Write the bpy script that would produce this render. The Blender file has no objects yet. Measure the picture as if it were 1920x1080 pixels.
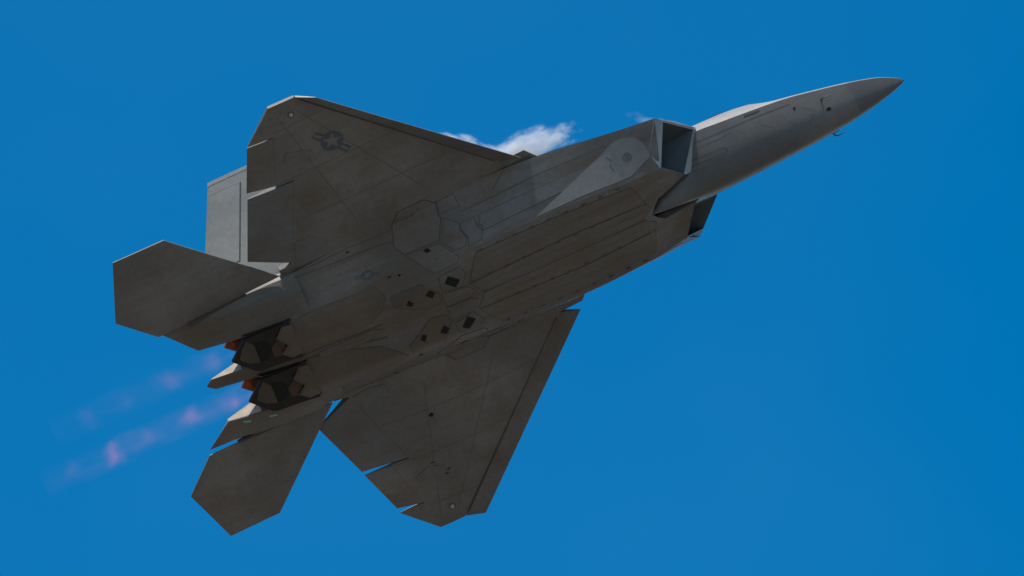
import bpy, bmesh, math, random
import numpy as np
from mathutils import Vector, Matrix
from mathutils.bvhtree import BVHTree
random.seed(4)
S = bpy.context.scene
C = S.collection

# ------------------------------------------------------------------ camera
ELEV = 34.0                      # the photographer tilts the long lens up by this much
cam_d = bpy.data.cameras.new('camera'); cam = bpy.data.objects.new('camera', cam_d); C.objects.link(cam)
cam.location = (0, 0, 1.7); cam.rotation_euler = (math.radians(90 + ELEV), 0, 0)
cam_d.sensor_width = 36; cam_d.lens = 81.41020025571036 * 239.41909283180294 / 1920 * 36
cam_d.clip_start = 1; cam_d.clip_end = 60000
S.camera = cam
CAMROT = Matrix.Rotation(math.radians(90 + ELEV), 3, 'X')

# attitude of the aircraft: columns are the aft, starboard and up axes of the jet seen from the photographer
JR = Matrix(((-0.913526, -0.28516, -0.291039), (-0.405088, 0.71323, 0.571326), (0.045108, 0.639747, -0.766911)))
JET_ROT = CAMROT @ JR
JET_LOC = Vector((0, 0, 1.7)) + CAMROT @ Vector((-0.172811, 0.914749, -239.41909283180294))
JETM = Matrix.Translation(JET_LOC) @ JET_ROT.to_4x4()
REF = 10.0                       # jet station that sits at the root empty

# ------------------------------------------------------------------ light
SUN_JET = Vector((-0.22, 0.68, 0.70)).normalized()     # towards the sun, in aft / starboard / up
sdir = (JET_ROT @ SUN_JET).normalized()
s_el = math.asin(sdir.z); s_az = math.atan2(sdir.x, sdir.y)
print('sun elevation', math.degrees(s_el), 'azimuth', math.degrees(s_az))
sl = bpy.data.lights.new('sun', 'SUN'); sun = bpy.data.objects.new('sun', sl); C.objects.link(sun)
sl.energy = 4.4; sl.angle = math.radians(0.53); sl.color = (1.0, 0.91, 0.79)
sun.rotation_euler = sdir.to_track_quat('Z', 'Y').to_euler(); sun.location = (0, 0, 300)
W = bpy.data.worlds.new('World'); S.world = W; W.use_nodes = True
nt = W.node_tree; nt.nodes.clear()
sky = nt.nodes.new('ShaderNodeTexSky'); sky.sky_type = 'NISHITA'; sky.sun_disc = False
sky.sun_elevation = s_el; sky.sun_rotation = s_az; sky.air_density = 1.0; sky.dust_density = 0.2; sky.ozone_density = 3.0
gm = nt.nodes.new('ShaderNodeGamma'); gm.inputs['Gamma'].default_value = 1.0
hs = nt.nodes.new('ShaderNodeHueSaturation'); hs.inputs['Saturation'].default_value = 1.45; hs.inputs['Hue'].default_value = 0.492
bg = nt.nodes.new('ShaderNodeBackground'); bg.inputs['Strength'].default_value = 0.15
ow = nt.nodes.new('ShaderNodeOutputWorld')
nt.links.new(sky.outputs[0], gm.inputs[0]); nt.links.new(gm.outputs[0], hs.inputs['Color'])
tcw = nt.nodes.new('ShaderNodeTexCoord'); nzw = nt.nodes.new('ShaderNodeTexNoise'); nzw.inputs['Scale'].default_value = 7; nzw.inputs['Detail'].default_value = 4; nzw.inputs['Roughness'].default_value = .55
mxw = nt.nodes.new('ShaderNodeMixRGB'); mlw = nt.nodes.new('ShaderNodeMath'); mlw.operation = 'MULTIPLY'; mlw.inputs[1].default_value = .055
mpw_ = nt.nodes.new('ShaderNodeMapping'); mpw_.inputs['Location'].default_value = (3.3, 0, 0); nt.links.new(tcw.outputs['Generated'], mpw_.inputs[0])
rw = nt.nodes.new('ShaderNodeMapRange'); rw.inputs[1].default_value = .40; rw.inputs[2].default_value = .62
nt.links.new(mpw_.outputs[0], nzw.inputs['Vector']); nt.links.new(nzw.outputs['Fac'], rw.inputs[0]); nt.links.new(rw.outputs[0], mlw.inputs[0]); nt.links.new(mlw.outputs[0], mxw.inputs[0])
nt.links.new(hs.outputs[0], mxw.inputs[1]); mxw.inputs[2].default_value = (.9, 1.9, 3.3, 1)      # thin high haze, uneven across the sky
nt.links.new(mxw.outputs[0], bg.inputs[0]); nt.links.new(bg.outputs[0], ow.inputs[0])
S.view_settings.view_transform = 'Standard'; S.view_settings.look = 'None'
S.view_settings.gamma = 1; S.view_settings.use_curve_mapping = False
S.view_settings.exposure = 0.07
try:
    S.cycles.volume_bounces = 3; S.cycles.volume_step_rate = 1.0; S.cycles.max_bounces = 8
except Exception: pass

# ------------------------------------------------------------------ materials
def mat(name): 
    m = bpy.data.materials.new(name); m.use_nodes = True
    return m, m.node_tree, m.node_tree.nodes['Principled BSDF']
def nd(t, k, **kw):
    n = t.nodes.new(k)
    for a, v in kw.items(): setattr(n, a, v)
    return n
def math_n(t, op, a, b=None, clamp=False):
    n = nd(t, 'ShaderNodeMath', operation=op, use_clamp=clamp)
    for i, v in enumerate((a, b)):
        if v is None: continue
        if isinstance(v, (int, float)): n.inputs[i].default_value = v
        else: t.links.new(v, n.inputs[i])
    return n.outputs[0]
def noise(t, vec, scale, detail=4, rough=.5):
    n = nd(t, 'ShaderNodeTexNoise'); n.inputs['Scale'].default_value = scale
    n.inputs['Detail'].default_value = detail; n.inputs['Roughness'].default_value = rough
    t.links.new(vec, n.inputs['Vector']); return n.outputs['Fac']
def ramp(t, fac, a, b, c0=(0,0,0,1), c1=(1,1,1,1)):
    n = nd(t, 'ShaderNodeValToRGB'); e = n.color_ramp.elements
    e[0].position = a; e[1].position = b; e[0].color = c0; e[1].color = c1
    t.links.new(fac, n.inputs[0]); return n.outputs[0]
def mix(t, fac, a, b):
    n = nd(t, 'ShaderNodeMixRGB')
    for i, v in enumerate((fac, a, b)):
        if isinstance(v, (int, float)): n.inputs[i].default_value = v
        elif isinstance(v, tuple): n.inputs[i].default_value = v
        else: t.links.new(v, n.inputs[i])
    return n.outputs[0]
def paint(name, light, dark, stain=(0.10, 0.062, 0.035, 1), stain_amt=0.75, rough=0.46, seed=0.0, metal=0.0, everywhere=False, grime=.6):
    m, t, b = mat(name)
    tc = nd(t, 'ShaderNodeTexCoord'); mp = nd(t, 'ShaderNodeMapping'); mp.inputs['Location'].default_value = (seed, seed * .7, 0)
    t.links.new(tc.outputs['Object'], mp.inputs[0]); v = mp.outputs[0]
    big = ramp(t, noise(t, v, .42, 3, .45), .40, .60)
    col = mix(t, big, light, dark)
    st = nd(t, 'ShaderNodeMapping'); st.inputs['Scale'].default_value = (.28, 2.2, 2.2); t.links.new(v, st.inputs[0])
    streak = ramp(t, noise(t, st.outputs[0], 1.6, 6, .62), .42, .72)
    sx = nd(t, 'ShaderNodeSeparateXYZ'); t.links.new(tc.outputs['Object'], sx.inputs[0])
    if everywhere: mask = 1.0
    else:
        low = ramp(t, math_n(t, 'MULTIPLY_ADD', sx.outputs[2], -1.0), 0.0, 0.75)     # oil and soot gather on the belly
        ctr = ramp(t, math_n(t, 'ABSOLUTE', sx.outputs[1]), 0.0, 1.0)
        mask = low
    sf = math_n(t, 'MULTIPLY', streak, mask) if mask != 1.0 else streak
    sf = math_n(t, 'MULTIPLY', sf, stain_amt)
    col = mix(t, sf, col, stain)
    cloud = ramp(t, noise(t, v, 1.1, 5, .6), .48, .72)                                   # broad brown grime
    col = mix(t, math_n(t, 'MULTIPLY', cloud, grime), col, (.105, .078, .056, 1))
    cool = ramp(t, noise(t, st.outputs[0], .9, 4, .55), .56, .74)                         # rubbed, bluish primer
    col = mix(t, math_n(t, 'MULTIPLY', cool, .30), col, (.15, .165, .19, 1))
    fine = noise(t, v, 9, 8, .7)
    col2 = nd(t, 'ShaderNodeMixRGB', blend_type='MULTIPLY'); col2.inputs[0].default_value = .55
    t.links.new(col, col2.inputs[1]); t.links.new(ramp(t, fine, .2, .8, (.62, .62, .62, 1), (1.25, 1.25, 1.25, 1)), col2.inputs[2])
    speck = ramp(t, noise(t, v, 34, 3, .8), .66, .74)
    col3 = mix(t, math_n(t, 'MULTIPLY', speck, .22), col2.outputs[0], (.03, .028, .025, 1))
    t.links.new(col3, b.inputs['Base Color'])
    rg = math_n(t, 'MULTIPLY_ADD', noise(t, v, 2.5, 5), .28); t.nodes[-1].inputs[2].default_value = rough - .14
    for n in t.nodes:
        pass
    t.links.new(rg, b.inputs['Roughness'])
    b.inputs['Metallic'].default_value = metal; b.inputs['Specular IOR Level'].default_value = .35
    bp = nd(t, 'ShaderNodeBump'); bp.inputs['Strength'].default_value = .10; bp.inputs['Distance'].default_value = .02
    t.links.new(noise(t, v, 3.0, 3), bp.inputs['Height']); t.links.new(bp.outputs[0], b.inputs['Normal'])
    return m
g = lambda r, gg=None, b=None: (r, gg if gg is not None else r, b if b is not None else r, 1)
M = {}
M['hull'] = paint('grey_airframe_paint', g(.152, .143, .134), g(.098, .092, .087), seed=3.0)
M['wing'] = paint('wing_paint', g(.172, .162, .153), g(.128, .121, .115), seed=3.0, stain_amt=.25)
M['fore'] = paint('forebody_paint', g(.146, .134, .124), g(.095, .089, .085), seed=23.0, stain_amt=.0, grime=.25)
M['edge'] = paint('edge_treatment_paint', g(.150, .150, .152), g(.120, .121, .125), seed=3.0, stain_amt=.2)
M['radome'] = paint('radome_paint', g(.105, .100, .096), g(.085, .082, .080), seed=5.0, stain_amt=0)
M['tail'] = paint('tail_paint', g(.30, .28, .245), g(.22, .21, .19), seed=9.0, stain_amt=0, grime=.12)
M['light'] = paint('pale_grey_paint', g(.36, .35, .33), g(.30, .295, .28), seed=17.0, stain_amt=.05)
M['door'] = paint('door_paint', g(.165, .150, .135), g(.118, .107, .098), seed=3.0, stain_amt=.45, everywhere=True)
M['belly'] = paint('belly_door_paint', g(.128, .115, .103), g(.090, .081, .073), seed=3.0, stain_amt=.55, everywhere=True)
M['sidebay'] = paint('side_door_paint', g(.148, .141, .136), g(.100, .096, .093), seed=3.0, stain_amt=.05)
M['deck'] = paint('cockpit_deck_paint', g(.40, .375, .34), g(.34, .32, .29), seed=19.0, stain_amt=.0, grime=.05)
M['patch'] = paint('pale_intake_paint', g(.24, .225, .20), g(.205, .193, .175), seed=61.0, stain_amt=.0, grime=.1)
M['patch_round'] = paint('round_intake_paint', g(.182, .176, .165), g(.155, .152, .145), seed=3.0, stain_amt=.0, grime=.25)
M['burnt'] = paint('heat_darkened_paint', g(.095, .080, .065), g(.065, .056, .047), seed=3.0, stain_amt=.6, everywhere=True)
M['lip'] = paint('intake_lip_paint', g(.33, .33, .315), g(.28, .29, .28), seed=71.0, stain_amt=.0, grime=.05)  # pale lips, brightness of their sunlit facets in the colour
M['aft'] = paint('aft_fuselage_paint', g(.150, .137, .124), g(.102, .094, .086), seed=3.0, stain_amt=.6)
M['engine'] = paint('engine_bay_paint', g(.128, .103, .080), g(.085, .069, .054), seed=3.0, stain_amt=.6, everywhere=True)
def flat(name, c, rough=.6, metal=0.0, spec=.3, ns=14, amt=.35):
    m, t, b = mat(name); tc = nd(t, 'ShaderNodeTexCoord')
    n = noise(t, tc.outputs['Object'], ns, 6, .65)
    t.links.new(mix(t, ramp(t, n, .3, .7), tuple(x * (1 - amt) for x in c[:3]) + (1,), c), b.inputs['Base Color'])
    b.inputs['Roughness'].default_value = rough; b.inputs['Metallic'].default_value = metal
    b.inputs['Specular IOR Level'].default_value = spec
    return m
M['seam'] = flat('sealant', g(.08, .077, .074), .8)
M['diverter'] = flat('diverter_channel', g(.06, .07, .08), .8)
M['seam_light'] = flat('bare_sealant', g(.30, .29, .28), .8)
M['dark'] = flat('dark_opening', g(.012), .85)
M['duct'] = flat('duct_lining', g(.05, .068, .078), .6, ns=2)
M['mark'] = flat('low_visibility_marking', g(.088, .100, .118), .6)
M['rust'] = flat('heat_stained_metal', g(.26, .085, .045), .55, .3, ns=6)
M['rustdark'] = flat('burnt_flap_metal', g(.085, .05, .038), .6, .3, ns=6)
M['soot'] = flat('sooty_nozzle_metal', g(.028, .025, .023), .5, .4, ns=4)
M['heatgrey'] = flat('scoured_nozzle_panel', g(.085, .070, .055), .6, .1, ns=3)
M['tan'] = flat('ceramic_coated_metal', g(.50, .43, .35), .7, ns=5)
M['badge'] = flat('worn_badge_print', g(.125, .128, .135), .6, ns=9, amt=.5)
M['faint'] = flat('faint_joint', g(.122, .115, .108), .7)
M['green'] = flat('formation_light_strip', g(.22, .50, .34), .4)
M['glasslight'] = flat('lens_glass', g(.45, .38, .38), .3)
mg, tg, bgl = mat('canopy_glass'); bgl.inputs['Base Color'].default_value = g(.02, .022, .018); bgl.inputs['Roughness'].default_value = .18
bgl.inputs['Metallic'].default_value = 0; bgl.inputs['Coat Weight'].default_value = .2
M['glass'] = mg

# ------------------------------------------------------------------ helpers
def P(x, y, z): return Vector((x - REF, y, z))
def link(name, bm, m, parent, smooth=22, label=None):
    bmesh.ops.recalc_face_normals(bm, faces=bm.faces)
    me = bpy.data.meshes.new(name); bm.to_mesh(me); bm.free()
    me.materials.append(m)
    if smooth:
        for p in me.polygons: p.use_smooth = True
        me.set_sharp_from_angle(angle=math.radians(smooth))
    o = bpy.data.objects.new(name, me); C.objects.link(o)
    if parent: o.parent = parent
    if label: o['label'] = label
    return o
root = bpy.data.objects.new('fighter_jet', None); C.objects.link(root); root.matrix_world = JETM
root['label'] = 'twin-tailed grey fighter jet banking overhead, seen from below with its nose to the upper right'
root['category'] = 'fighter jet'
def sides(): return ((1,), (-1,))
def catmull(xs, rows, n_per):
    rows = np.array(rows, float); out = []; xo = []
    m = np.zeros_like(rows)
    for i in range(len(xs)):
        if i == 0: m[i] = (rows[1] - rows[0]) / (xs[1] - xs[0])
        elif i == len(xs) - 1: m[i] = (rows[-1] - rows[-2]) / (xs[-1] - xs[-2])
        else:
            a = (rows[i] - rows[i-1]) / (xs[i] - xs[i-1]); b = (rows[i+1] - rows[i]) / (xs[i+1] - xs[i])
            m[i] = np.where(a * b > 0, 2 * a * b / (a + b + 1e-12), 0)
    for i in range(len(xs) - 1):
        h = xs[i+1] - xs[i]
        for k in range(n_per):
            t = k / n_per
            out.append((2*t**3-3*t**2+1)*rows[i] + (t**3-2*t**2+t)*h*m[i] + (-2*t**3+3*t**2)*rows[i+1] + (t**3-t**2)*h*m[i+1])
            xo.append(xs[i] + t * h)
    out.append(rows[-1]); xo.append(xs[-1])
    return xo, out
def loft(rings, closed=True, caps=True):
    bm = bmesh.new(); V = [[bm.verts.new(p) for p in r] for r in rings]; n = len(rings[0])
    for a, b in zip(V[:-1], V[1:]):
        for i in range(n if closed else n - 1):
            j = (i + 1) % n
            try: bm.faces.new((a[i], a[j], b[j], b[i]))
            except ValueError: pass
    if caps and closed:
        for r in (V[0], V[-1]):
            try: bm.faces.new(r)
            except ValueError: pass
    bmesh.ops.remove_doubles(bm, verts=bm.verts, dist=1e-4)
    return bm
def mirror_ring(half): return list(half) + [Vector((p.x, -p.y, p.z)) for p in reversed(half[1:-1])]
def bez(p0, p1, p2, n):
    return [((1-t)**2*p0[0] + 2*t*(1-t)*p1[0] + t*t*p2[0], (1-t)**2*p0[1] + 2*t*(1-t)*p1[1] + t*t*p2[1]) for t in [i/n for i in range(n+1)]]

# ------------------------------------------------------------------ forebody and radome
#  x, half width, chine z, keel z, deck z, shoulder y, shoulder z
FB = [(0.00, .00, -.30, -.30, -.30, .0, -.30), (.15, .115, -.265, -.385, -.19, .07, -.21), (.60, .32, -.20, -.54, .0, .18, -.06),
      (1.25, .51, -.185, -.68, .13, .28, .05), (1.95, .655, -.155, -.79, .27, .36, .13), (2.80, .78, -.10, -.88, .42, .44, .26),
      (3.60, .85, -.085, -.94, .62, .61, .46), (4.30, .90, -.08, -.98, .66, .65, .50), (4.95, .945, -.08, -1.01, .68, .66, .49),
      (5.45, .72, -.08, -1.05, .74, .5, .54), (6.05, .46, -.2, -1.07, .6, .3, .4), (6.40, .26, -.4, -1.08, .3, .15, .25), (6.63, .02, -.3, -1.07, .2, .01, .1)]
xs, rows = catmull([f[0] for f in FB], [f[1:] for f in FB], 6)
def fore_half(x, r):
    w, zc, zk, zt, ys, zs = r
    up = bez((0, zt), (ys * .75, zt), (ys, zs), 4)[:-1] + bez((ys, zs), (w * .96, (zs * .45 + zc * .55)), (w, zc), 5)
    h = zc - zk
    lo = []
    ctrl = [(w, zc), (w * .80, zc - h * .33), (w * .52, zc - h * .74), (w * .22, zc - h * .99), (0, zk)]
    # de Casteljau through the lower side
    for i in range(1, 11):
        t = i / 10; q = ctrl
        while len(q) > 1: q = [((1-t)*a[0]+t*b[0], (1-t)*a[1]+t*b[1]) for a, b in zip(q[:-1], q[1:])]
        bq = q[0]
        k = .35; # pull towards the control polygon for flatter sides
        seg = t * 4; i0 = min(3, int(seg)); f = seg - i0
        pc = (ctrl[i0][0]*(1-f)+ctrl[i0+1][0]*f, ctrl[i0][1]*(1-f)+ctrl[i0+1][1]*f)
        lo.append((bq[0]*(1-k)+pc[0]*k, bq[1]*(1-k)+pc[1]*k))
    return [P(x, y, z) for y, z in up + lo]
def fore_upper(x, r): h = fore_half(x, r)[:10]; return [Vector((p.x, -p.y, p.z)) for p in reversed(h[1:])] + h
def fore_lower(x, r): h = fore_half(x, r)[9:]; return h + [Vector((p.x, -p.y, p.z)) for p in reversed(h[:-1])]
rad = [(x, r) for x, r in zip(xs, rows) if x <= 1.26]; fus = [(x, r) for x, r in zip(xs, rows) if x >= 1.24]
hull_bms = []
def keep(bm): hull_bms.append(bm.copy())
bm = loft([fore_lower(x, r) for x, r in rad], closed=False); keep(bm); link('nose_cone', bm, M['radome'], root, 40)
bm = loft([fore_upper(x, r) for x, r in rad], closed=False); keep(bm); link('nose_cone_top', bm, M['light'], root, 40)  # pale grey puts the sunlit rim of the nose into the colour
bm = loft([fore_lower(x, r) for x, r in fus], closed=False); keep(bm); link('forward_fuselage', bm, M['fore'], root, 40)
bm = loft([fore_upper(x, r) for x, r in fus], closed=False); keep(bm); link('cockpit_deck', bm, M['deck'], root, 40)  # deck paint paler than the sides, with the sun on it in the colour

# canopy: a long bubble standing on the deck, with its frame
def dome(x0, x1, a_max, h_max, z0, peak, grow=0.0):
    rings = []
    N = 22
    for i in range(N + 1):
        t = i / N; x = x0 + (x1 - x0) * t
        s = (math.sin(math.pi * t ** peak)) ** .62 if 0 < t < 1 else 0.02
        a = a_max * s + grow; h = h_max * s + grow
        zb = z0 + .08 * t
        rings.append([P(x, a * math.cos(q), zb + h * math.sin(q)) for q in [math.pi * k / 14 for k in range(15)]])
    return rings
link('canopy', loft(dome(2.85, 5.9, .52, .63, .40, .92), closed=True), M['glass'], root, 60)
fr = bmesh.new()
for rr in (dome(2.85, 5.9, .52, .63, .40, .92, .012)[14:16],):
    b2 = loft(rr, closed=False); me_ = bpy.data.meshes.new('t'); b2.to_mesh(me_); fr.from_mesh(me_); b2.free()
link('canopy_frame', fr, M['fore'], root, 60)

# ------------------------------------------------------------------ centre fuselage
# x, deck z, ys, zs, yc, zc, yb, zb, nacelle z, keel z
CB = [(6.75, .95, .95, .50, 2.00, -.17, 1.18, -1.08, -1.10, -1.11), (8.55, .95, 1.25, .52, 2.17, -.06, 1.30, -1.08, -1.125, -1.125),
      (9.60, .93, 1.35, .52, 2.22, -.05, 1.29, -1.06, -1.125, -1.125), (10.6, .90, 1.4, .50, 2.22, -.05, 1.26, -1.03, -1.125, -1.12),
      (11.5, .86, 1.45, .48, 2.20, -.05, 1.27, -.92, -1.13, -1.11), (12.5, .80, 1.5, .46, 2.15, -.06, 1.28, -.77, -1.12, -1.03),
      (13.5, .72, 1.5, .42, 2.08, -.08, 1.28, -.69, -1.03, -.90), (14.5, .58, 1.45, .38, 1.98, -.10, 1.26, -.65, -.89, -.74), (15.4, .42, 1.3, .32, 1.93, -.12, 1.22, -.62, -.77, -.64)]
cx, crow = catmull([c[0] for c in CB], [c[1:] for c in CB], 6)
NW, NB = 4, 5
def lerp(a, b, t): return a + (b - a) * t
def body_half(x, r):
    zt, ys, zs, yc, zc, yb, zb, zn, zk = r
    pts = [(0, zt), (ys * .55, zt * .97), (ys, zs), ((ys + yc) / 2, (zs + zc) / 2 + .03)]
    pts += [(lerp(yc, yb, i / NW), lerp(zc, zb, i / NW) + .0) for i in range(NW + 1)]
    for i in range(1, NB + 1):
        t = i / NB; s = math.sin(t * math.pi / 2) if x > 11 else t
        pts.append((lerp(yb, .65, t), lerp(zb, zn, s)))
    for i in range(1, NB + 1):
        t = i / NB; s = (1 - math.cos(t * math.pi)) / 2
        pts.append((lerp(.65, 0, t), lerp(zn, zk, s)))
    return [P(x, y, z) for y, z in pts]
CH0, B0, BI0, K0, TI0 = P(5.71, 1.89, -.2), P(6.06, 1.11, -.98), P(5.56, .44, -.74), P(6.62, 0, -1.06), P(4.90, 1.0, -.03)
h0 = [P(5.9, 0, .85), P(5.6, .45, .62), P(4.95, .95, .0), (TI0 + CH0) / 2 + Vector((0, 0, .02))]
h0 += [CH0.lerp(B0, i / NW) for i in range(NW + 1)]
h0 += [B0.lerp(BI0, i / NB) for i in range(1, NB + 1)]
BM0 = P(6.36, .31, -.99)
h0 += [BI0.lerp(BM0, i / 3) for i in (1, 2, 3)] + [P(6.52, .15, -1.04), K0]
h1 = body_half(6.75, crow[0])
hm = [a.lerp(b, .5) for a, b in zip(h0, h1)]
rings = [mirror_ring(h0), mirror_ring(hm)] + [mirror_ring(body_half(x, r)) for x, r in zip(cx, crow)]
bm = loft(rings, caps=False); keep(bm); link('fuselage', bm, M['hull'], root, 20)
# aft bulkhead round the nozzles
bmr = bmesh.new(); bmr.faces.new([bmr.verts.new(p + Vector((-.04, 0, 0))) for p in rings[-1]]); link('aft_bulkhead', bmr, M['soot'], root, 0)

# intakes: duct with a real mouth, lips and boundary layer gap
def quad_strip(ringsq): return loft(ringsq, closed=True, caps=False)
for (s,) in sides():
    f = lambda x, y, z: P(x, y * s, z)
    TO, TI, BI, BO = f(5.56, 1.70, -.21), f(4.96, 1.03, -.09), f(5.57, .47, -.725), f(6.03, 1.10, -.95)
    m1 = [f(6.6, 1.75, -.22), f(6.6, .95, -.15), f(6.7, .50, -.85), f(6.7, 1.10, -1.0)]
    m2 = [f(8.6, 1.35, -.05), f(8.6, .75, -.05), f(8.6, .75, -.75), f(8.6, 1.2, -.75)]
    # liner
    bm = quad_strip([[TO, TI, BI, BO], m1, m2])
    bm.faces.new([bm.verts.new(p) for p in m2])
    d_ = link('intake_duct', bm, M['duct'], root, 0)
    # outer lip chamfer, roof strip, floor strip and splitter
    def tri(name, pts, m, th=.0):
        b = bmesh.new(); vs = [b.verts.new(p) for p in pts]; b.faces.new(vs)
        return link(name, b, m, root, 0)
    W = f(6.14, 1.41, -.70)
    bm = bmesh.new()
    v = [bm.verts.new(p) for p in (TO, BO, f(6.07, 1.13, -.985), f(6.15, 1.42, -.705), f(5.73, 1.90, -.205))]
    bm.faces.new((v[0], v[1], v[2], v[3])); bm.faces.new((v[0], v[3], v[4]))
    link('intake_lip', bm, M['lip'] if s > 0 else M['edge'], root, 0)  # starboard lip coloured as sunlit, port lip a darker copy
    bm = bmesh.new()
    v = [bm.verts.new(p) for p in (f(5.71, 1.89, -.2), TO, TI, f(4.88, .99, -.02), f(5.3, 1.4, .03))]
    bm.faces.new((v[0], v[1], v[2], v[3])); bm.faces.new((v[0], v[3], v[4])); link('intake_roof_lip', bm, M['edge'], root, 0)
    bm = bmesh.new()
    v = [bm.verts.new(p) for p in (BO, BI, f(5.55, .44, -.745), f(6.06, 1.11, -.985))]
    bm.faces.new(v); link('intake_floor_lip', bm, M['edge'], root, 0)
    bm = bmesh.new()   # splitter edge: narrow at the top, wide at the foot
    v = [bm.verts.new(p) for p in (TI, BI, f(5.55, .44, -.745), f(5.385, .40, -.70), f(4.88, .98, -.03))]
    bm.faces.new((v[0], v[1], v[2], v[3], v[4]))
    link('intake_splitter', bm, M['lip'], root, 0)
    bm = bmesh.new()   # wall of the boundary layer channel, shadow of the gap in its dark colour
    v = [bm.verts.new(p) for p in (f(5.55, .44, -.745), f(5.385, .40, -.70), f(4.88, .98, -.03), f(6.9, .60, -.05), f(6.9, .12, -1.0), f(6.36, .30, -.985))]
    bm.faces.new((v[2], v[1], v[4], v[3])); bm.faces.new((v[1], v[0], v[5], v[4])); link('diverter_wall', bm, M['diverter'], root, 0)

# ------------------------------------------------------------------ slabs: every flying surface
LE = lambda y: 8.9 + (y - 2.44) * .8990
TE = lambda y: 15.57 - (y - 2.70) * .310
def wing_half(x, y):
    c0, c1 = LE(max(y, 1.4)), TE(max(y, 1.4)); c = min(1, max(0, (x - c0) / (c1 - c0)))
    return .0225 * (c1 - c0) * (1 - (2 * c - 1) ** 2) + .010
def grid_ngon(poly, step):
    bm = bmesh.new(); bm.faces.new([bm.verts.new((p[0], p[1], 0)) for p in poly])
    for ax in (0, 1):
        lo = min(p[ax] for p in poly); hi = max(p[ax] for p in poly); n = int((hi - lo) / step)
        for i in range(1, n + 1):
            co = [0, 0, 0]; no = [0, 0, 0]; co[ax] = lo + (hi - lo) * i / (n + 1); no[ax] = 1
            bmesh.ops.bisect_plane(bm, geom=bm.verts[:] + bm.edges[:] + bm.faces[:], dist=1e-5, plane_co=co, plane_no=no)
    return bm
def slab(name, poly, zf, hf, m, parent, s=1, fr=None, step=.35, edge=None, smooth=12, label=None):
    """poly in (x, span); zf mid surface, hf half thickness; fr maps (x, span, n) into the jet frame"""
    fr = fr or (lambda a, b, c: P(a, b, c))
    g2 = grid_ngon(poly, step); bound = {v.index for v in g2.verts}
    g2.verts.index_update(); g2.verts.ensure_lookup_table()
    bm = bmesh.new(); up = []; dn = []
    for v in g2.verts:
        x, y = v.co.x, v.co.y; z, h = zf(x, y), hf(x, y)
        if edge is not None and any(len(e.link_faces) == 1 for e in v.link_edges): h = min(h, edge)
        p = fr(x, y, z + h); q = fr(x, y, z - h); p.y *= s; q.y *= s
        up.append(bm.verts.new(p)); dn.append(bm.verts.new(q))
    for f in g2.faces:
        ids = [v.index for v in f.verts]
        bm.faces.new([up[i] for i in ids]); bm.faces.new([dn[i] for i in reversed(ids)])
    for e in g2.edges:
        if len(e.link_faces) == 1:
            a, b = e.verts[0].index, e.verts[1].index
            bm.faces.new((up[a], up[b], dn[b], dn[a]))
    g2.free()
    bmesh.ops.recalc_face_normals(bm, faces=bm.faces)
    return bm if name is None else link(name, bm, m, parent, smooth, label)
zp = lambda y: .09 - .057 * (y - 1.5)
HL = lambda y: 9.30 + (y - 2.37) * .8827                    # leading-edge flap hinge
HF = lambda y: 14.64 - (y - 2.15) * .3225                   # flaperon hinge
HA = lambda y: 14.33 - (y - 4.50) * .262                    # aileron hinge
def zw(x, y): return zp(y)
def zle(x, y):
    t = (HL(y) - x) / max(.05, HL(y) - LE(y)); return zp(y) - (.235 + .012 * (y - 2.4)) * max(0, t)
def zfl(x, y): return zp(y) + .055 * max(0, (x - HF(y))) * (y - 2.3) / 2.2
def zal(x, y): return zp(y) + .13 * max(0, (x - HA(y)))
wing_bms = []
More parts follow.
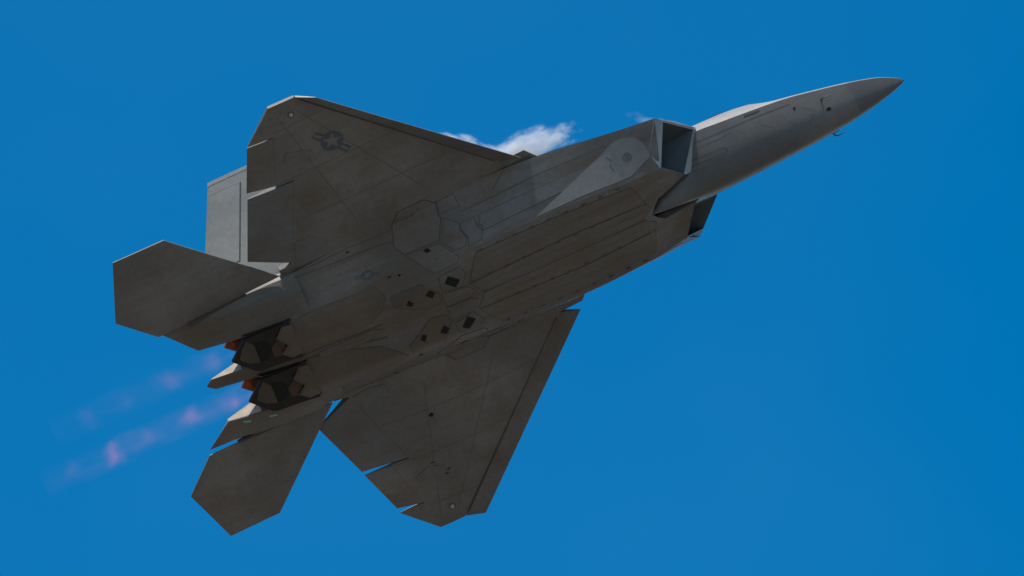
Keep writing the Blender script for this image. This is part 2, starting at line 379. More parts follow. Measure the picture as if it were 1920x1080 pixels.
for (s,) in sides():
    w = bpy.data.objects.new('wing', None); C.objects.link(w); w.parent = root
    bmw = bmesh.new()
    for poly in ([(8.05, 1.5), (8.50, 2.05), (8.765, 2.415), (9.10, 2.42), (HL(2.42), 2.42), (HL(4.5), 4.5), (HF(4.5), 4.5), (HF(2.15), 2.15), (14.98, 2.12), (14.99, 2.04), (14.85, 2.0), (14.98, 1.97), (14.98, 1.5)],
                 [(HL(4.5), 4.5), (HL(5.91), 5.91), (HA(5.91), 5.91), (HA(4.5), 4.5)],
                 [(HL(5.91), 5.91), (13.175, 6.76), (13.82, 6.76), (14.575, 5.915), (HA(5.91), 5.91)]):
        b = slab(None, poly, zw, wing_half, None, None, s)
        me_ = bpy.data.meshes.new('tmp'); b.to_mesh(me_); bmw.from_mesh(me_); b.free(); bpy.data.meshes.remove(me_)
    wing_bms.append(bmw.copy())
    # the main box is the skin of the wing and joins straight onto the fuselage
    link('wing_skin', bmw, M['wing'], w, 12)
    slab('leading_edge_flap', [(LE(2.44), 2.44), (12.73, 6.70), (13.145, 6.755), (HL(2.43) + .01, 2.43), (9.12, 2.43)], zle, lambda x, y: wing_half(x, y), M['wing'], w, s, smooth=12)
    slab('flaperon', [(HF(2.19) + .004, 2.19), (HF(4.46) + .004, 4.46), (15.02, 4.415), (15.57, 2.70)], zfl, wing_half, M['edge'], w, s)
    slab('aileron', [(HA(4.53) + .004, 4.53), (HA(5.88) + .004, 5.88), (14.59, 5.825), (14.99, 4.565)], zal, wing_half, M['wing'], w, s)
    # stabilator
    SP = [(15.03, 2.05), (17.15, 4.42), (18.41, 4.44), (18.90, 2.815), (18.12, 1.925), (17.5, 1.925), (16.85, 1.945), (16.2, 1.98), (15.75, 2.02)]
    def sh(x, y):
        d = min(x - (15.03 + (y - 2.05) * .894), (18.90 - (y - 2.815) * .30) - x if y > 2.815 else (18.12 + (y - 1.935) * .886) - x, (4.43 - y) * 1.2, (y - 2.02) * 1.5 + .12)
        return .012 + .065 * min(1, max(0, d) / .9)
    zs_ = lambda x, y: -.115 - .09 * max(0, x - 15.6) / 2.5 * (1 - .35 * (y - 1.9) / 2.5)
    st = slab('stabilator', SP, zs_, sh, M['wing'], root, s, step=.28, smooth=12)
    slab('root_seal', [(15.9, 1.90), (15.9, 2.00), (16.85, 1.955), (17.40, 1.932), (17.40, 1.88), (16.85, 1.88)], lambda x, y: zs_(x, y) - .015, lambda x, y: .04, M['seam'], st, s, smooth=0)  # dark strip painted for the shaded crease between stabilator and boom
    # vertical tail, canted 28 degrees
    ca = math.radians(28)
    frt = lambda x, h, n: P(x, 1.95 + h * math.sin(ca) + n * math.cos(ca), .30 + h * math.cos(ca) - n * math.sin(ca))
    xl = lambda h: 12.45 + h * .50; xt = lambda h: 16.84 - h * .457
    def th(x, h):
        c = min(1, max(0, (x - xl(h)) / (xt(h) - xl(h)))); return .02 * (xt(h) - xl(h)) * (1 - (2*c-1)**2) + .010
    hh = lambda h: 14.945 + (2.32 - h) * .423
    z0 = lambda x, h: 0.0
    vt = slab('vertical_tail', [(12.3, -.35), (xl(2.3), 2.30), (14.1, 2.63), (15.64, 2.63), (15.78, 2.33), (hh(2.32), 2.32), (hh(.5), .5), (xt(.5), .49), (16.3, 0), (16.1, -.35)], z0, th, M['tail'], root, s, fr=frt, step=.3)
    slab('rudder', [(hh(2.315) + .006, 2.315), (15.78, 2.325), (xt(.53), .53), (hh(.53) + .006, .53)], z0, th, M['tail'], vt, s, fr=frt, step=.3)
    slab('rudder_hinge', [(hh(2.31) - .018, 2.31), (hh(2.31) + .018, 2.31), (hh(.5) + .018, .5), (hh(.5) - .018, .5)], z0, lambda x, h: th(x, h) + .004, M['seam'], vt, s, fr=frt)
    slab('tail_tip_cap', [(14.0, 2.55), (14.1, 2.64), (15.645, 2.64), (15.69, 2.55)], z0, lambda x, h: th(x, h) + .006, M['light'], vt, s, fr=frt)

# ------------------------------------------------------------------ tail booms
#  x, outer y, outer z, mid y, mid z, inner y, inner z, top z
BOOM = [(14.7, 1.93, -.13, 1.62, -.46, 1.24, -.655, .40), (15.4, 1.97, -.14, 1.62, -.49, 1.20, -.62, .32), (16.0, 1.975, -.17, 1.60, -.46, 1.16, -.565, .22), (16.7, 1.945, -.18, 1.57, -.39, 1.15, -.455, .04),
        (17.2, 1.90, -.14, 1.54, -.29, 1.15, -.345, -.12), (17.42, 1.885, -.12, 1.53, -.255, 1.15, -.295, -.20)]
bx, brow = catmull([b[0] for b in BOOM], [b[1:] for b in BOOM], 4)
for (s,) in sides():
    rg = []
    def bring(x, r, xo=None):
        yo, zo, ym, zm, yi, zi, zt = r; kb = min(1, max(0, (x - 14.8) / .5)); f = (lambda y, z, k: P(x + (xo(y) if xo else 0), y * s, z))
        out = [f(yo, zo, 0), f(lerp(yo, ym, .5 - .2 * kb), lerp(zo, zm, .62), 0), f(ym, zm, 0), f(lerp(ym, yi, .5), lerp(zm, zi, .6), 0), f(yi, zi, 0), f(yi, zt, 0), f(lerp(yi, yo, .5), max(zt, zm + .02) + .03, 0), f(yo, max(zo + .05, zt), 0)]
        return out
    rg = [bring(x, r) for x, r in zip(bx, brow)]
    # swept trailing edge running out to a sharp point outboard
    for k, sq in ((.5, .55), (.97, .08)):
        r = list(brow[-1]); xo = lambda y, k=k: k * .66 * (y - 1.15) / .73
        base = bring(17.42, r, xo)
        edge_z = lambda y: lerp(-.295, -.08, (y - 1.15) / .73)
        rg.append([Vector((p.x, p.y, lerp(edge_z(abs(p.y)), p.z, sq))) for p in base])
    bm = loft(rg); keep(bm); link('tail_boom', bm, M['aft'], root, 25)
    # flush inner skin on the boom, sunlit behind the nozzle and shaded ahead, by colour
    bm = bmesh.new(); f = lambda x, z: P(x, (1.15 - .006) * s, z)
    a = [f(16.62, -.44), f(17.40, -.29), f(17.40, -.22), f(16.62, .03)]
    bm.faces.new([bm.verts.new(p) for p in a]); link('heat_shield', bm, M['tan'], root, 0)
    bm = bmesh.new(); a = [f(15.5, -.60), f(16.62, -.44), f(16.62, .03), f(15.5, .28)]
    bm.faces.new([bm.verts.new(p) for p in a]); link('heat_shield', bm, M['rust'], root, 0)

# fairing between the engines
FAIR = [(13.9, .10, -.80, .3), (15.0, .24, -.66, .3), (15.7, .24, -.575, .2), (16.3, .19, -.45, .06), (16.75, .17, -.345, -.04), (17.40, .15, -.235, -.20)]
fx, frow = catmull([b[0] for b in FAIR], [b[1:] for b in FAIR], 4)
rg = [[P(x, -w, zt), P(x, -w, zb), P(x, -w * .6, zb - .02), P(x, w * .6, zb - .02), P(x, w, zb), P(x, w, zt), P(x, 0, zt + .02)] for x, (w, zb, zt) in zip(fx, frow)]
rg.append([P(17.47, -.09, -.215), P(17.47, -.09, -.22), P(17.55, -.02, -.22), P(17.55, .02, -.22), P(17.47, .09, -.22), P(17.47, .09, -.215), P(17.5, 0, -.21)])
bm = loft(rg); keep(bm); link('tail_fairing', bm, M['aft'], root, 25)
for (s,) in sides():
    bm = bmesh.new(); f = lambda x, y, z: P(x, (y + .006) * s, z)
    bm.faces.new([bm.verts.new(p) for p in (f(16.66, .172, -.36), f(17.38, .152, -.24), f(17.38, .152, -.21), f(16.66, .172, -.03))])
    link('heat_shield', bm, M['tan'], root, 0)  # side wall of the fairing, its sunlight put into the tan

# ------------------------------------------------------------------ nozzles
def nozzle(yc):
    n = bpy.data.objects.new('engine_nozzle', None); C.objects.link(n); n.parent = root
    def plate(name, poly, zf, t, m, par=n, step=.3):
        return slab(name, [(x, yc + d) for x, d in poly], lambda x, y: zf(x, y - yc), lambda x, y: t / 2, m, par, 1, step=step, smooth=15)
    zl = lambda x, d: lerp(-.715, -.535, min(1, (x - 15.25) / 1.56)) + .015 * abs(d)
    zu = lambda x, d: lerp(.20, .045, min(1, (x - 15.25) / 1.56))
    flap = plate('lower_flap', [(15.25, -.56), (16.38, -.50), (16.81, 0), (16.38, .50), (15.25, .56)], zl, .06, M['soot'])
    plate('flap_liner_panel', [(16.33, .44), (16.20, .26), (16.20, -.0), (16.21, -.28), (16.45, -.22), (16.63, -.01), (16.49, .26)], lambda x, d: zl(x, d) - .034, .012, M['heatgrey'], flap)
    plate('flap_segment', [(16.18, .30), (15.92, .26), (15.86, .0), (15.98, -.27), (16.20, -.30), (16.19, .02)], lambda x, d: zl(x, d) - .033, .010, M['dark'], flap)
    plate('flap_seal', [(15.68, .18), (15.50, -.0), (15.67, -.31), (15.87, -.27), (15.86, .02)], lambda x, d: zl(x, d) - .040, .012, M['rustdark'], flap)
    up = plate('upper_flap', [(15.25, -.56), (16.40, -.50), (16.83, 0), (16.40, .50), (15.25, .56)], zu, .06, M['rust'])
    # sidewalls
    for d in (-.545, .545):
        bm = bmesh.new(); pts = [(15.2, -.70), (16.30, -.585), (16.55, -.24), (16.30, .09), (15.2, .20)]
        A = [bm.verts.new(P(x, yc + d - .02, z)) for x, z in pts]; B = [bm.verts.new(P(x, yc + d + .02, z)) for x, z in pts]
        bm.faces.new(A); bm.faces.new(B[::-1])
        for i in range(5): bm.faces.new((A[i], A[(i+1) % 5], B[(i+1) % 5], B[i]))
        link('nozzle_sidewall', bm, M['soot'], n, 0)
    # sawtooth edge of the cowl standing proud over the flap
    saw = [(15.22, -.565), (15.40, -.56), (15.67, -.245), (15.47, -.03), (15.67, .245), (15.38, .56), (15.22, .565)]
    plate('cowl_edge', saw, lambda x, d: lerp(-.79, -.745, (x - 15.1) / .57) + .12 * (abs(d) / .6) ** 3, .03, M['engine'], step=.12)
    plate('cowl_edge_band', [(15.44, -.53), (15.68, -.245), (15.48, -.03), (15.68, .245), (15.42, .53), (15.36, .53), (15.60, .24), (15.40, -.03), (15.60, -.24), (15.38, -.53)], lambda x, d: lerp(-.80, -.752, (x - 15.1) / .57) + .12 * (abs(d) / .6) ** 3, .02, M['burnt'], step=.12)
for yc in (.65, -.65): nozzle(yc)

# ------------------------------------------------------------------ skin panels and seams, laid on the hull by casting onto it
allb = bmesh.new()
for b in hull_bms + wing_bms:
    me_ = bpy.data.meshes.new('tmp'); b.to_mesh(me_); allb.from_mesh(me_); b.free(); bpy.data.meshes.remove(me_)
bmesh.ops.triangulate(allb, faces=allb.faces); tree = BVHTree.FromBMesh(allb)
CAST = Vector((.05, .64, -.767)).normalized()
def cast(x, y, zg, off):
    p = P(x, y, zg) + CAST * 6
    hit, nrm, _, _ = tree.ray_cast(p, -CAST)
    if hit is None: return P(x, y, zg), CAST
    if nrm.dot(CAST) < 0: nrm = -nrm
    return hit + nrm * off, nrm
def panel(name, pts, zg, m, only=0, *, off=.010, seam=.014, both=True, step=.14, seam_m='seam', par=None, label=None):
    outs = []
    def build(nm, poly, o, mt, th, ss):
        g2 = grid_ngon(poly, step); g2.verts.index_update(); g2.verts.ensure_lookup_table()
        bm = bmesh.new(); up = []; dn = []
        for v in g2.verts:
            p, n = cast(v.co.x, v.co.y, zg, o); q = p - n * (th)
            p = p.copy(); p.y *= ss; q.y *= ss
            up.append(bm.verts.new(p)); dn.append(bm.verts.new(q))
        for f in g2.faces: bm.faces.new([up[v.index] for v in f.verts])
        for e in g2.edges:
            if len(e.link_faces) == 1:
                a, b = e.verts[0].index, e.verts[1].index; bm.faces.new((up[a], up[b], dn[b], dn[a]))
        g2.free(); return link(nm, bm, mt, par or root, 25, label)
    cxm = sum(p[0] for p in pts) / len(pts); cym = sum(p[1] for p in pts) / len(pts)
    for ss in ((only,) if only else (1, -1) if both else (1,)):
        o = build(name, pts, off, m, off + .02, ss)
        if seam:
            # grow the outline by the seam width
            n = len(pts); area = sum(pts[i][0]*pts[(i+1) % n][1] - pts[(i+1) % n][0]*pts[i][1] for i in range(n))
            sg = 1 if area > 0 else -1; grown = []
            for i in range(n):
                a, b, c = Vector(pts[i-1]), Vector(pts[i]), Vector(pts[(i+1) % n])
                d1, d2 = (b - a).normalized(), (c - b).normalized()
                n1, n2 = Vector((d1.y, -d1.x)) * sg, Vector((d2.y, -d2.x)) * sg
                nn = (n1 + n2); nn = nn / max(.5, nn.length_squared / 2) if nn.length > .1 else n1
                grown.append(tuple(b + nn * seam))
            so = build('panel_seal', grown, off * .5, M[seam_m], .02, ss); so.parent = o
        outs.append(o)
    return outs
def ribbon(name, pts, zg, w, m, off=.005, both=True, par=None):
    for ss in ((1, -1) if both else (1,)):
        bm = bmesh.new(); prev = None
        path = []
        for a, b in zip(pts[:-1], pts[1:]):
            n = max(1, int((Vector(b) - Vector(a)).length / .12))
            path += [Vector(a).lerp(Vector(b), i / n) for i in range(n)]
        path.append(Vector(pts[-1]))
        for i, p in enumerate(path):
            d = (path[min(i+1, len(path)-1)] - path[max(i-1, 0)]).normalized(); nn = Vector((-d.y, d.x)) * w / 2
            z = zg if not isinstance(zg, tuple) else lerp(zg[0], zg[1], i / (len(path) - 1))
            q = []
            for sgn in (1, -1):
                hp, _ = cast(p.x + nn.x * sgn, p.y + nn.y * sgn, z, off); hp = hp.copy(); hp.y *= ss; q.append(bm.verts.new(hp))
            if prev: bm.faces.new((prev[0], q[0], q[1], prev[1]))
            prev = q
        link(name, bm, m, par or root, 30)

panel('weapons_bay_door', [(6.83, .015), (6.60, .25), (6.66, .40), (8.58, .455), (11.10, .36), (10.86, .015)], -1.10, M['belly'])
panel('weapons_bay_door', [(6.68, .44), (6.86, 1.04), (8.5, 1.13), (9.8, 1.15), (10.70, 1.13), (10.84, .90), (11.08, .42), (8.58, .50)], -1.10, M['belly'])
panel('side_bay_door', [(7.0, 1.60), (7.10, 1.72), (8.5, 1.735), (10.33, 1.72), (10.29, 1.60), (10.37, 1.46), (10.30, 1.38), (10.33, 1.25), (8.4, 1.34), (7.10, 1.23), (7.02, 1.40)], -.6, M['sidebay'], seam_m='seam')
panel('landing_gear_door', [(12.23, 2.23), (12.0, 2.55), (11.34, 2.58), (11.12, 2.35), (11.17, 2.0), (11.13, 1.89), (11.35, 1.31), (12.20, 1.33), (12.35, 1.65)], -.35, M['door'], seam=.022)
panel('access_panel', [(11.06, 2.14), (10.65, 2.18), (10.61, 1.78), (11.10, 1.79)], -.1, M['hull'])
panel('access_panel', [(11.08, 2.10), (10.80, 1.76), (10.84, 1.61), (10.76, 1.33), (10.84, 1.08), (11.09, 1.08), (11.32, 1.45)], -.65, M['hull'])
panel('access_panel', [(10.76, 1.78), (10.42, 1.80), (10.46, 1.52), (10.37, 1.34), (10.45, 1.11), (10.77, 1.07), (10.72, 1.34), (10.80, 1.62)], -.7, M['sidebay'], seam_m='seam')
panel('access_panel', [(12.20, 1.70), (11.40, 1.60), (11.11, 1.05), (11.16, .90), (11.73, .87), (11.93, 1.16)], -.85, M['door'])
panel('engine_bay_door', [(15.25, 1.30), (14.95, 1.45), (13.18, 1.36), (13.01, .93), (13.20, .61), (13.50, .40), (14.3, .36), (15.25, .36)], -1.0, M['engine'])
panel('belly_panel', [(12.92, .62), (12.24, .18), (11.86, .20), (11.86, .50), (12.16, .93), (12.9, .96)], -1.1, M['engine'], seam=.016)
panel('belly_panel', [(11.22, .95), (11.10, .73), (11.28, .40), (11.75, .50), (11.72, .90)], -1.1, M['hull'], seam=.014)
panel('belly_panel', [(11.78, .02), (11.18, .02), (11.05, .14), (11.22, .34), (11.80, .42)], -1.1, M['hull'], seam=.014, both=True)
panel('keel_panel', [(14.9, -.15), (13.6, -.12), (13.3, 0), (13.6, .12), (14.9, .15)], -.9, M['hull'], both=False, seam=.014)
# pale rounded field of two lighter greys on the intake side, with the dark unit badge on it
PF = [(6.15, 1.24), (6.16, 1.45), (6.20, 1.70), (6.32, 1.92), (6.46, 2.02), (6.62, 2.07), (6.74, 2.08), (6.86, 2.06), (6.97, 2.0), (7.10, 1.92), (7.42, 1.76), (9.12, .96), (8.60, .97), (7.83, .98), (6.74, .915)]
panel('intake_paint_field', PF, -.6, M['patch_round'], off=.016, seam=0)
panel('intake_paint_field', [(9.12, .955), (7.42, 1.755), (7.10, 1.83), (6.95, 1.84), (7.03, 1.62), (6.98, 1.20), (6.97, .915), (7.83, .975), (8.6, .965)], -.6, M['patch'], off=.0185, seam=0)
def disc_pts(cx_, cy_, rx, ry, n=20): return [(cx_ + rx * math.cos(2*math.pi*i/n), cy_ + ry * math.sin(2*math.pi*i/n)) for i in range(n)]
panel('unit_badge', disc_pts(6.66, 1.53, .12, .14, 14), -.65, M['badge'], off=.020, seam=0, both=False)
ribbon('panel_seal', [(7.12, 1.80), (7.02, 1.62), (7.10, 1.50), (7.04, 1.30)], -.65, .022, M['mark'], off=.021, both=False)
ribbon('panel_seal', [(7.0, 1.80), (8.6, 1.86), (9.7, 1.80), (10.63, 1.77)], -.3, .018, M['seam'])
ribbon('panel_seal', [(9.28, 2.31), (9.79, 1.80)], -.1, .02, M['seam'])
ribbon('panel_seal', [(14.75, 1.86), (14.12, 1.80), (12.80, 1.72), (12.3, 1.66)], -.15, .02, M['seam'])
ribbon('panel_seal', [(12.30, 1.95), (13.3, 1.98), (14.5, 1.93)], -.1, .018, M['seam'])
ribbon('panel_seal', [(HL(2.5) + .06, 2.5), (HL(6.6) + .05, 6.6)], (0., -.2), .03, M['seam'], off=.004)
#ribbon('panel_seal', [(HF(2.3) - .03, 2.3), (HF(4.4) - .03, 4.4)], (0., -.1), .022, M['seam'], off=.004)
#ribbon('panel_seal', [(HA(4.6) - .03, 4.6), (HA(5.85) - .03, 5.85)], -.15, .025, M['seam'], off=.004)
for yy in (3.3, 4.5, 5.9): ribbon('panel_joint', [(HL(yy) + .1, yy), ((HF(yy) if yy < 4.5 else HA(yy)) - .06, yy)], (-.0, -.1), .014, M['faint'], off=.003)
for k in (.33, .68): ribbon('panel_joint', [(lerp(HL(2.5), HF(2.5), k), 2.5), (lerp(HL(6.4), 14.1, k), 6.4)], (-.0, -.2), .014, M['faint'], off=.003)
for yy, xa, xb in ((.22, 6.95, 10.8), (.80, 6.95, 10.7)): ribbon('door_stiffener_joint', [(xa, yy), (xb, yy)], -1.1, .012, M['faint'], off=.0125)
for k in range(9):
    for yy in (.43, 1.16): panel('door_hinge', [(7.1 + k * .43, yy - .012), (7.1 + k * .43, yy + .012), (7.2 + k * .43, yy + .012), (7.2 + k * .43, yy - .012)], -1.1, M['seam'], off=.018, seam=0)
for xx in (2.2, 3.2): ribbon('panel_seal', [(xx + .3, .62), (xx, .35), (xx + .25, .02), (xx, -.3)], -.4, .012, M['faint'], both=False)
ribbon('panel_seal', [(5.4, .62), (4.5, .60), (4.42, .52), (4.5, .44), (5.5, .46)], -.6, .022, M['seam'])
ribbon('panel_seal', [(5.1, .82), (3.6, .80), (2.7, .74)], -.3, .018, M['seam'])
ribbon('panel_seal', [(5.0, .72), (4.4, .72), (4.3, .78)], -.4, .014, M['seam'])

ribbon('fairing_groove', [(13.3, .16), (14.2, .20), (15.25, .26)], -.9, .03, M['seam'], off=.004)  # dark line painted for the shade beside the nacelle bulge
# dark vents and sensors in the belly
VENTS = [[(11.51, .86), (11.28, .62), (11.44, .46), (11.64, .69)], [(12.03, .70), (11.92, .57), (12.02, .44), (12.16, .59)], [(12.56, .67), (12.47, .53), (12.55, .46), (12.64, .57)]]
for v in VENTS: panel('vent', v, -1.12, M['dark'], off=.014, seam=.012)
panel('vent', [(11.80, 1.58), (11.69, 1.60), (11.63, 1.48), (11.74, 1.46)], -.8, M['dark'], off=.02, seam=0)
panel('vent', [(13.09, 3.52), (13.02, 3.45), (12.95, 3.52), (13.02, 3.59)], -.1, M['dark'], -1, off=.006, seam=0)
panel('drain_hole', disc_pts(12.52, 1.28, .035, .035, 8), -.9, M['dark'], off=.02, seam=0, both=False)
panel('drain_hole', disc_pts(12.75, 1.35, .05, .02, 8), -.9, M['dark'], off=.02, seam=0)
panel('drain_hole', disc_pts(13.4, 1.95, .03, .03, 8), -.2, M['dark'], off=.012, seam=0)
panel('drain_hole', disc_pts(11.23, 4.72, .035, .035, 8), -.1, M['dark'], -1, off=.006, seam=0)
for (a, b_) in ((13.12, 5.15), (13.2, 5.25), (13.35, 4.95), (13.42, 4.8)):
    panel('drain_hole', disc_pts(a, b_, .05, .015, 6), -.1, M['dark'], -1, off=.006, seam=0)
panel('navigation_light', disc_pts(13.385, 6.29, .05, .06, 10), -.2, M['glasslight'], off=.012, seam=.03)

# national marking under the starboard wing and on the engine bay: star, disc and bars
def roundel(cx_, cy_, r, ang, zg, name='roundel', bars=True):
    ca_, sa_ = math.cos(ang), math.sin(ang)
    T = lambda u, v: (cx_ + u * ca_ - v * sa_, cy_ + u * sa_ + v * ca_)
    bm = bmesh.new()
    def face(q, off=.006):
        bm.faces.new([bm.verts.new(cast(*T(*p), zg, off)[0]) for p in q])
    N = 40; star = []
    for i in range(10):
        rr = .96 * r if i % 2 == 0 else .96 * r * .382; a = math.pi / 2 + i * math.pi / 5; star.append((a, rr))
    def star_r(a):
        a = (a - math.pi / 2) % (2 * math.pi); k = int(a / (math.pi / 5)); f = a / (math.pi / 5) - k
        r0, r1 = star[k % 10][1], star[(k+1) % 10][1]
        p0 = Vector((r0, 0)); p1 = Vector((r1 * math.cos(math.pi/5), r1 * math.sin(math.pi/5)))
        t_ = math.tan(f * math.pi / 5); # intersection of the ray with the edge
        den = (p1.y - p0.y) - t_ * (p1.x - p0.x); u = (t_ * p0.x - p0.y) / den if abs(den) > 1e-9 else 0
        return (p0 + (p1 - p0) * u).length
    for i in range(N):
        a0, a1 = math.pi/2 + 2*math.pi*i/N, math.pi/2 + 2*math.pi*(i+1)/N
        r0, r1 = star_r(a0 + 1e-6), star_r(a1 - 1e-6)
        face([(r0*math.cos(a0), r0*math.sin(a0)), (r*math.cos(a0), r*math.sin(a0)), (r*math.cos(a1), r*math.sin(a1)), (r1*math.cos(a1), r1*math.sin(a1))])
    if bars:
        for sg in (1, -1):
            for v0, v1 in ((.30, .46), (.04, .14), (-.18, -.02)):
                if v0 == .04: continue
                face([(sg * r * .92, v0 * r), (sg * r * 1.85, v0 * r), (sg * r * 1.85, v1 * r), (sg * r * .92, v1 * r)])
            face([(sg * r * 1.78, -.02 * r), (sg * r * 1.85, -.02 * r), (sg * r * 1.85, .30 * r), (sg * r * 1.78, .30 * r)])
    link(name, bm, M['mark'], root, 0)
roundel(12.74, 5.04, .27, math.atan2(.8, .63) + math.pi, -.1)
roundel(13.18, 1.42, .15, math.atan2(.3, 1.0) + math.pi, -.6)

# nose sensors, probes and lights
panel('air_data_sensor', [(1.98, .25), (1.90, .18), (1.83, .25), (1.90, .31)], -.45, M['dark'], off=.01, seam=0)
panel('sensor_port', disc_pts(2.62, .52, .035, .035, 8), -.25, M['dark'], off=.01, seam=0)
panel('detector_window', [(3.40, .80), (3.42, .835), (3.75, .865), (3.76, .83)], -.16, M['mark'], off=.01, seam=.01)
def tube(name, pts, rads, m, n=8):
    rg = []
    for i, p in enumerate(pts):
        d = (pts[min(i+1, len(pts)-1)] - pts[max(i-1, 0)]).normalized(); a = d.orthogonal().normalized(); b = d.cross(a)
        rg.append([p + (a * math.cos(q) + b * math.sin(q)) * rads[i] for q in [2*math.pi*k/n for k in range(n)]])
    return link(name, loft(rg), m, root, 40)
for s in (1, -1):
    pb = P(1.98, .53 * s, -.36)
    tube('pitot_probe', [pb, pb + Vector((-.02, .06*s, -.05)), pb + Vector((-.08, .08*s, -.07)), pb + Vector((-.26, .075*s, -.07))], [.030, .022, .015, .006], M['edge'])
panel('formation_light', [(17.10, 1.26), (16.93, 1.27), (16.93, 1.33), (17.10, 1.32)], -.35, M['green'], -1, off=.012, seam=0)
panel('formation_light', [(16.50, 1.30), (16.32, 1.31), (16.32, 1.37), (16.50, 1.36)], -.42, M['green'], -1, off=.012, seam=0)

# ------------------------------------------------------------------ ground far below: lights the belly from underneath
# slim fairings over the flap actuators
for q in ([(14.55, 2.25), (14.40, 2.75), (14.05, 2.78), (13.72, 2.45), (13.78, 2.20), (14.2, 2.15)], [(13.92, 5.05), (13.82, 5.25), (13.35, 5.10), (13.25, 4.98), (13.55, 4.85)]):
    panel('actuator_fairing', q, -.1, M['edge'], off=.012, seam=0)
mgd, t, b = mat('airfield_grass')
tc = nd(t, 'ShaderNodeTexCoord'); n1 = noise(t, tc.outputs['Object'], .012, 8, .6); n2 = noise(t, tc.outputs['Object'], .0016, 4, .5)
c1 = mix(t, ramp(t, n1, .35, .65), g(.11, .10, .075), g(.19, .17, .14)); c2 = mix(t, ramp(t, n2, .48, .55), c1, g(.24, .22, .20))
t.links.new(c2, b.inputs['Base Color']); b.inputs['Roughness'].default_value = .95
bm = bmesh.new(); bmesh.ops.create_circle(bm, cap_ends=True, radius=20000, segments=96)
gr = link('ground', bm, mgd, None, 0); gr['kind'] = 'structure'

# ------------------------------------------------------------------ condensation vapour over the wing root and exhaust glow
def ellipsoid(name, c, rad_, rotz, dens, nscale, label, cat, seed=0., kind=None, soft=.74, amp=2.7):
    bm = bmesh.new(); bmesh.ops.create_icosphere(bm, subdivisions=3, radius=1.0)
    m = bpy.data.materials.new(name); m.use_nodes = True; t = m.node_tree; t.nodes.clear()
    out = nd(t, 'ShaderNodeOutputMaterial'); pv = nd(t, 'ShaderNodeVolumePrincipled'); t.links.new(pv.outputs[0], out.inputs['Volume'])
    pv.inputs['Color'].default_value = (1, 1, 1, 1); pv.inputs['Anisotropy'].default_value = 0.0
    tc = nd(t, 'ShaderNodeTexCoord'); ln = nd(t, 'ShaderNodeVectorMath', operation='LENGTH'); t.links.new(tc.outputs['Object'], ln.inputs[0])
    mp = nd(t, 'ShaderNodeMapping'); mp.inputs['Location'].default_value = (seed, seed, seed)
    mp.inputs['Scale'].default_value = (rad_[0] * .6, rad_[1], rad_[2] * 1.2); t.links.new(tc.outputs['Object'], mp.inputs[0])
    nz = noise(t, mp.outputs[0], nscale, 5, .6)
    env = math_n(t, 'SUBTRACT', soft, ln.outputs['Value'])
    nn = math_n(t, 'MULTIPLY', math_n(t, 'SUBTRACT', nz, .5), amp)
    d = math_n(t, 'ADD', env, nn); d = math_n(t, 'MULTIPLY', d, dens); d = math_n(t, 'MAXIMUM', d, 0.0)
    cut = math_n(t, 'MULTIPLY', math_n(t, 'SUBTRACT', 1.0, ln.outputs['Value'], True), 6.0, True)
    d = math_n(t, 'MULTIPLY', d, cut); t.links.new(d, pv.inputs['Density'])
    me = bpy.data.meshes.new(name); bm.to_mesh(me); bm.free(); me.materials.append(m)
    o = bpy.data.objects.new(name, me); C.objects.link(o)
    o.matrix_world = JETM @ Matrix.Translation(P(*c)) @ rotz.to_4x4() @ Matrix.Diagonal((*rad_, 1))
    o['label'] = label; o['category'] = cat
    if kind: o['kind'] = kind
    return o
RZ = lambda a: Matrix.Rotation(math.radians(a), 3, 'Z')
ellipsoid('vapor_cloud', (8.85, 2.0, .55), (1.75, .60, .33), RZ(4), 10, 3.6, 'white vapour cloud boiling off the wing root behind the intake', 'vapour', 2.0)
ellipsoid('vapor_cloud', (10.0, 2.95, .38), (1.7, .34, .24), RZ(42), 9, 3.8, 'thin white vapour streak lying along the wing leading edge', 'vapour', 7.0)
ellipsoid('vapor_cloud', (5.75, 1.45, .22), (.95, .20, .18), RZ(45), 1.5, 4.5, 'faint wisp of vapour above the intake corner next to the canopy', 'vapour', 12.0)

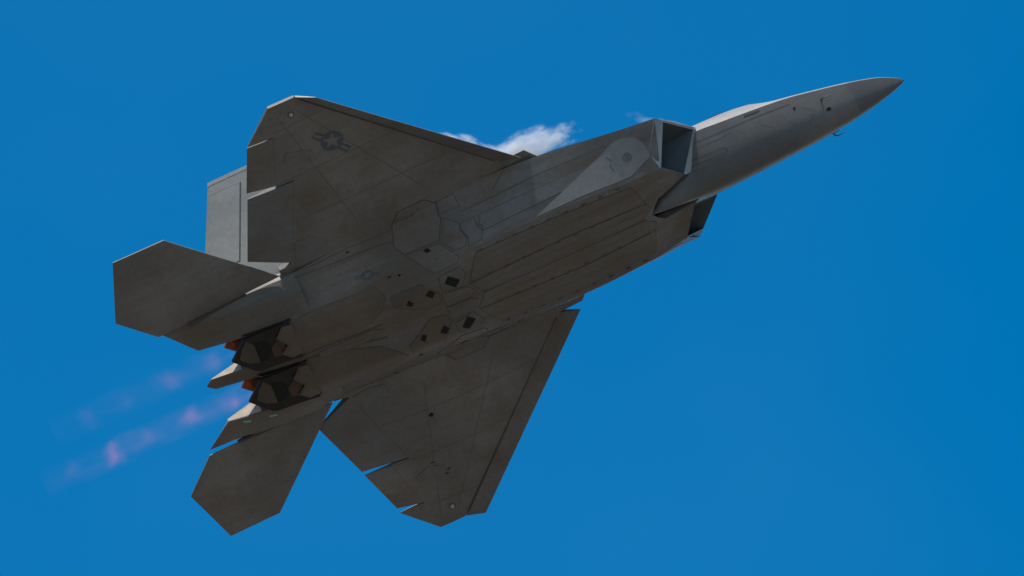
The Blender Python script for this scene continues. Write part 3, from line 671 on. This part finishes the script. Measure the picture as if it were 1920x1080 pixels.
def flame(name, yc, label, phase, strength, seed, length):
    n = 16; L_ = length; rg = []
    for i in range(15):
        t_ = i / 14; r = .34 + .10 * t_
        rg.append([Vector((t_ * L_, math.cos(q) * r, math.sin(q) * r * .8)) for q in [2*math.pi*k/n for k in range(n)]])
    bm = loft(rg)
    m = bpy.data.materials.new(name); m.use_nodes = True; t = m.node_tree; t.nodes.clear()
    out = nd(t, 'ShaderNodeOutputMaterial'); em = nd(t, 'ShaderNodeEmission'); t.links.new(em.outputs[0], out.inputs['Volume'])
    em.inputs['Color'].default_value = (1.0, .16, .13, 1)
    tc = nd(t, 'ShaderNodeTexCoord'); sx = nd(t, 'ShaderNodeSeparateXYZ'); t.links.new(tc.outputs['Object'], sx.inputs[0])
    x, y, z = sx.outputs
    wv = nd(t, 'ShaderNodeTexNoise'); wv.inputs['Scale'].default_value = 1.3; wv.inputs['Detail'].default_value = 3
    mpw = nd(t, 'ShaderNodeMapping'); mpw.inputs['Location'].default_value = (seed, seed, 0); t.links.new(tc.outputs['Object'], mpw.inputs[0]); t.links.new(mpw.outputs[0], wv.inputs['Vector'])
    wx = nd(t, 'ShaderNodeSeparateXYZ'); t.links.new(wv.outputs['Color'], wx.inputs[0])
    y = math_n(t, 'ADD', y, math_n(t, 'MULTIPLY', math_n(t, 'SUBTRACT', wx.outputs[0], .5), .75)); z = math_n(t, 'ADD', z, math_n(t, 'MULTIPLY', math_n(t, 'SUBTRACT', wx.outputs[1], .5), .6))
    x0_ = x; x = math_n(t, 'ADD', x, math_n(t, 'MULTIPLY', math_n(t, 'SUBTRACT', wx.outputs[2], .5), .8))
    rr = math_n(t, 'SQRT', math_n(t, 'ADD', math_n(t, 'POWER', math_n(t, 'ABSOLUTE', y), 2.0), math_n(t, 'POWER', math_n(t, 'ABSOLUTE', z), 2.0)))
    # standing shock cells along the jet: bright where the cells pinch, faint sheath between
    ph = math_n(t, 'MULTIPLY', math_n(t, 'ADD', x, phase), 2 * math.pi / 1.02)
    cell = math_n(t, 'POWER', math_n(t, 'MULTIPLY_ADD', math_n(t, 'COSINE', ph), .5), 3.0)
    t.nodes[-2].inputs[2].default_value = .5 if t.nodes[-2].operation == 'MULTIPLY_ADD' else t.nodes[-2].inputs[2].default_value
    for q in t.nodes:
        if q.type == 'MATH' and q.operation == 'MULTIPLY_ADD': q.inputs[2].default_value = .5
    core = math_n(t, 'POWER', math_n(t, 'SUBTRACT', 1.0, math_n(t, 'MULTIPLY', rr, 3.6), True), 1.3)
    sheath = math_n(t, 'POWER', math_n(t, 'SUBTRACT', 1.0, math_n(t, 'MULTIPLY', rr, 2.1), True), 1.0)
    mps = nd(t, 'ShaderNodeMapping'); mps.inputs['Scale'].default_value = (.45, 1.6, 1.6); t.links.new(tc.outputs['Object'], mps.inputs[0])
    nz = ramp(t, noise(t, mps.outputs[0], 2.4, 5, .65), .40, .66)
    nb = ramp(t, noise(t, mpw.outputs[0], .55, 2, .5), .38, .60)
    f1 = math_n(t, 'MULTIPLY', math_n(t, 'MULTIPLY', math_n(t, 'MULTIPLY', core, cell), nb), 3.4)
    f2 = math_n(t, 'MULTIPLY', math_n(t, 'MULTIPLY', sheath, nz), .40)
    fade = math_n(t, 'SUBTRACT', 1.0, math_n(t, 'MULTIPLY', x, 1 / (L_ + .1)), True)
    fade = math_n(t, 'POWER', fade, .6)
    s_ = math_n(t, 'MULTIPLY', math_n(t, 'MULTIPLY', math_n(t, 'ADD', f1, f2), fade), strength)
    t.links.new(s_, em.inputs['Strength'])
    me = bpy.data.meshes.new(name); bm.to_mesh(me); bm.free(); me.materials.append(m)
    o = bpy.data.objects.new(name, me); C.objects.link(o)
    o.matrix_world = JETM @ Matrix.Translation(P(16.6, yc, -.25))
    o['label'] = label; o['category'] = 'exhaust flame'; o['group'] = 'afterburner flames behind the nozzles'
flame('exhaust_flame', .65, 'fainter pink afterburner flame trailing from the upper engine nozzle', .35, .20, 1., 4.6)
flame('exhaust_flame', -.65, 'brighter pink afterburner flame trailing from the lower engine nozzle', .45, .50, 5., 5.3)
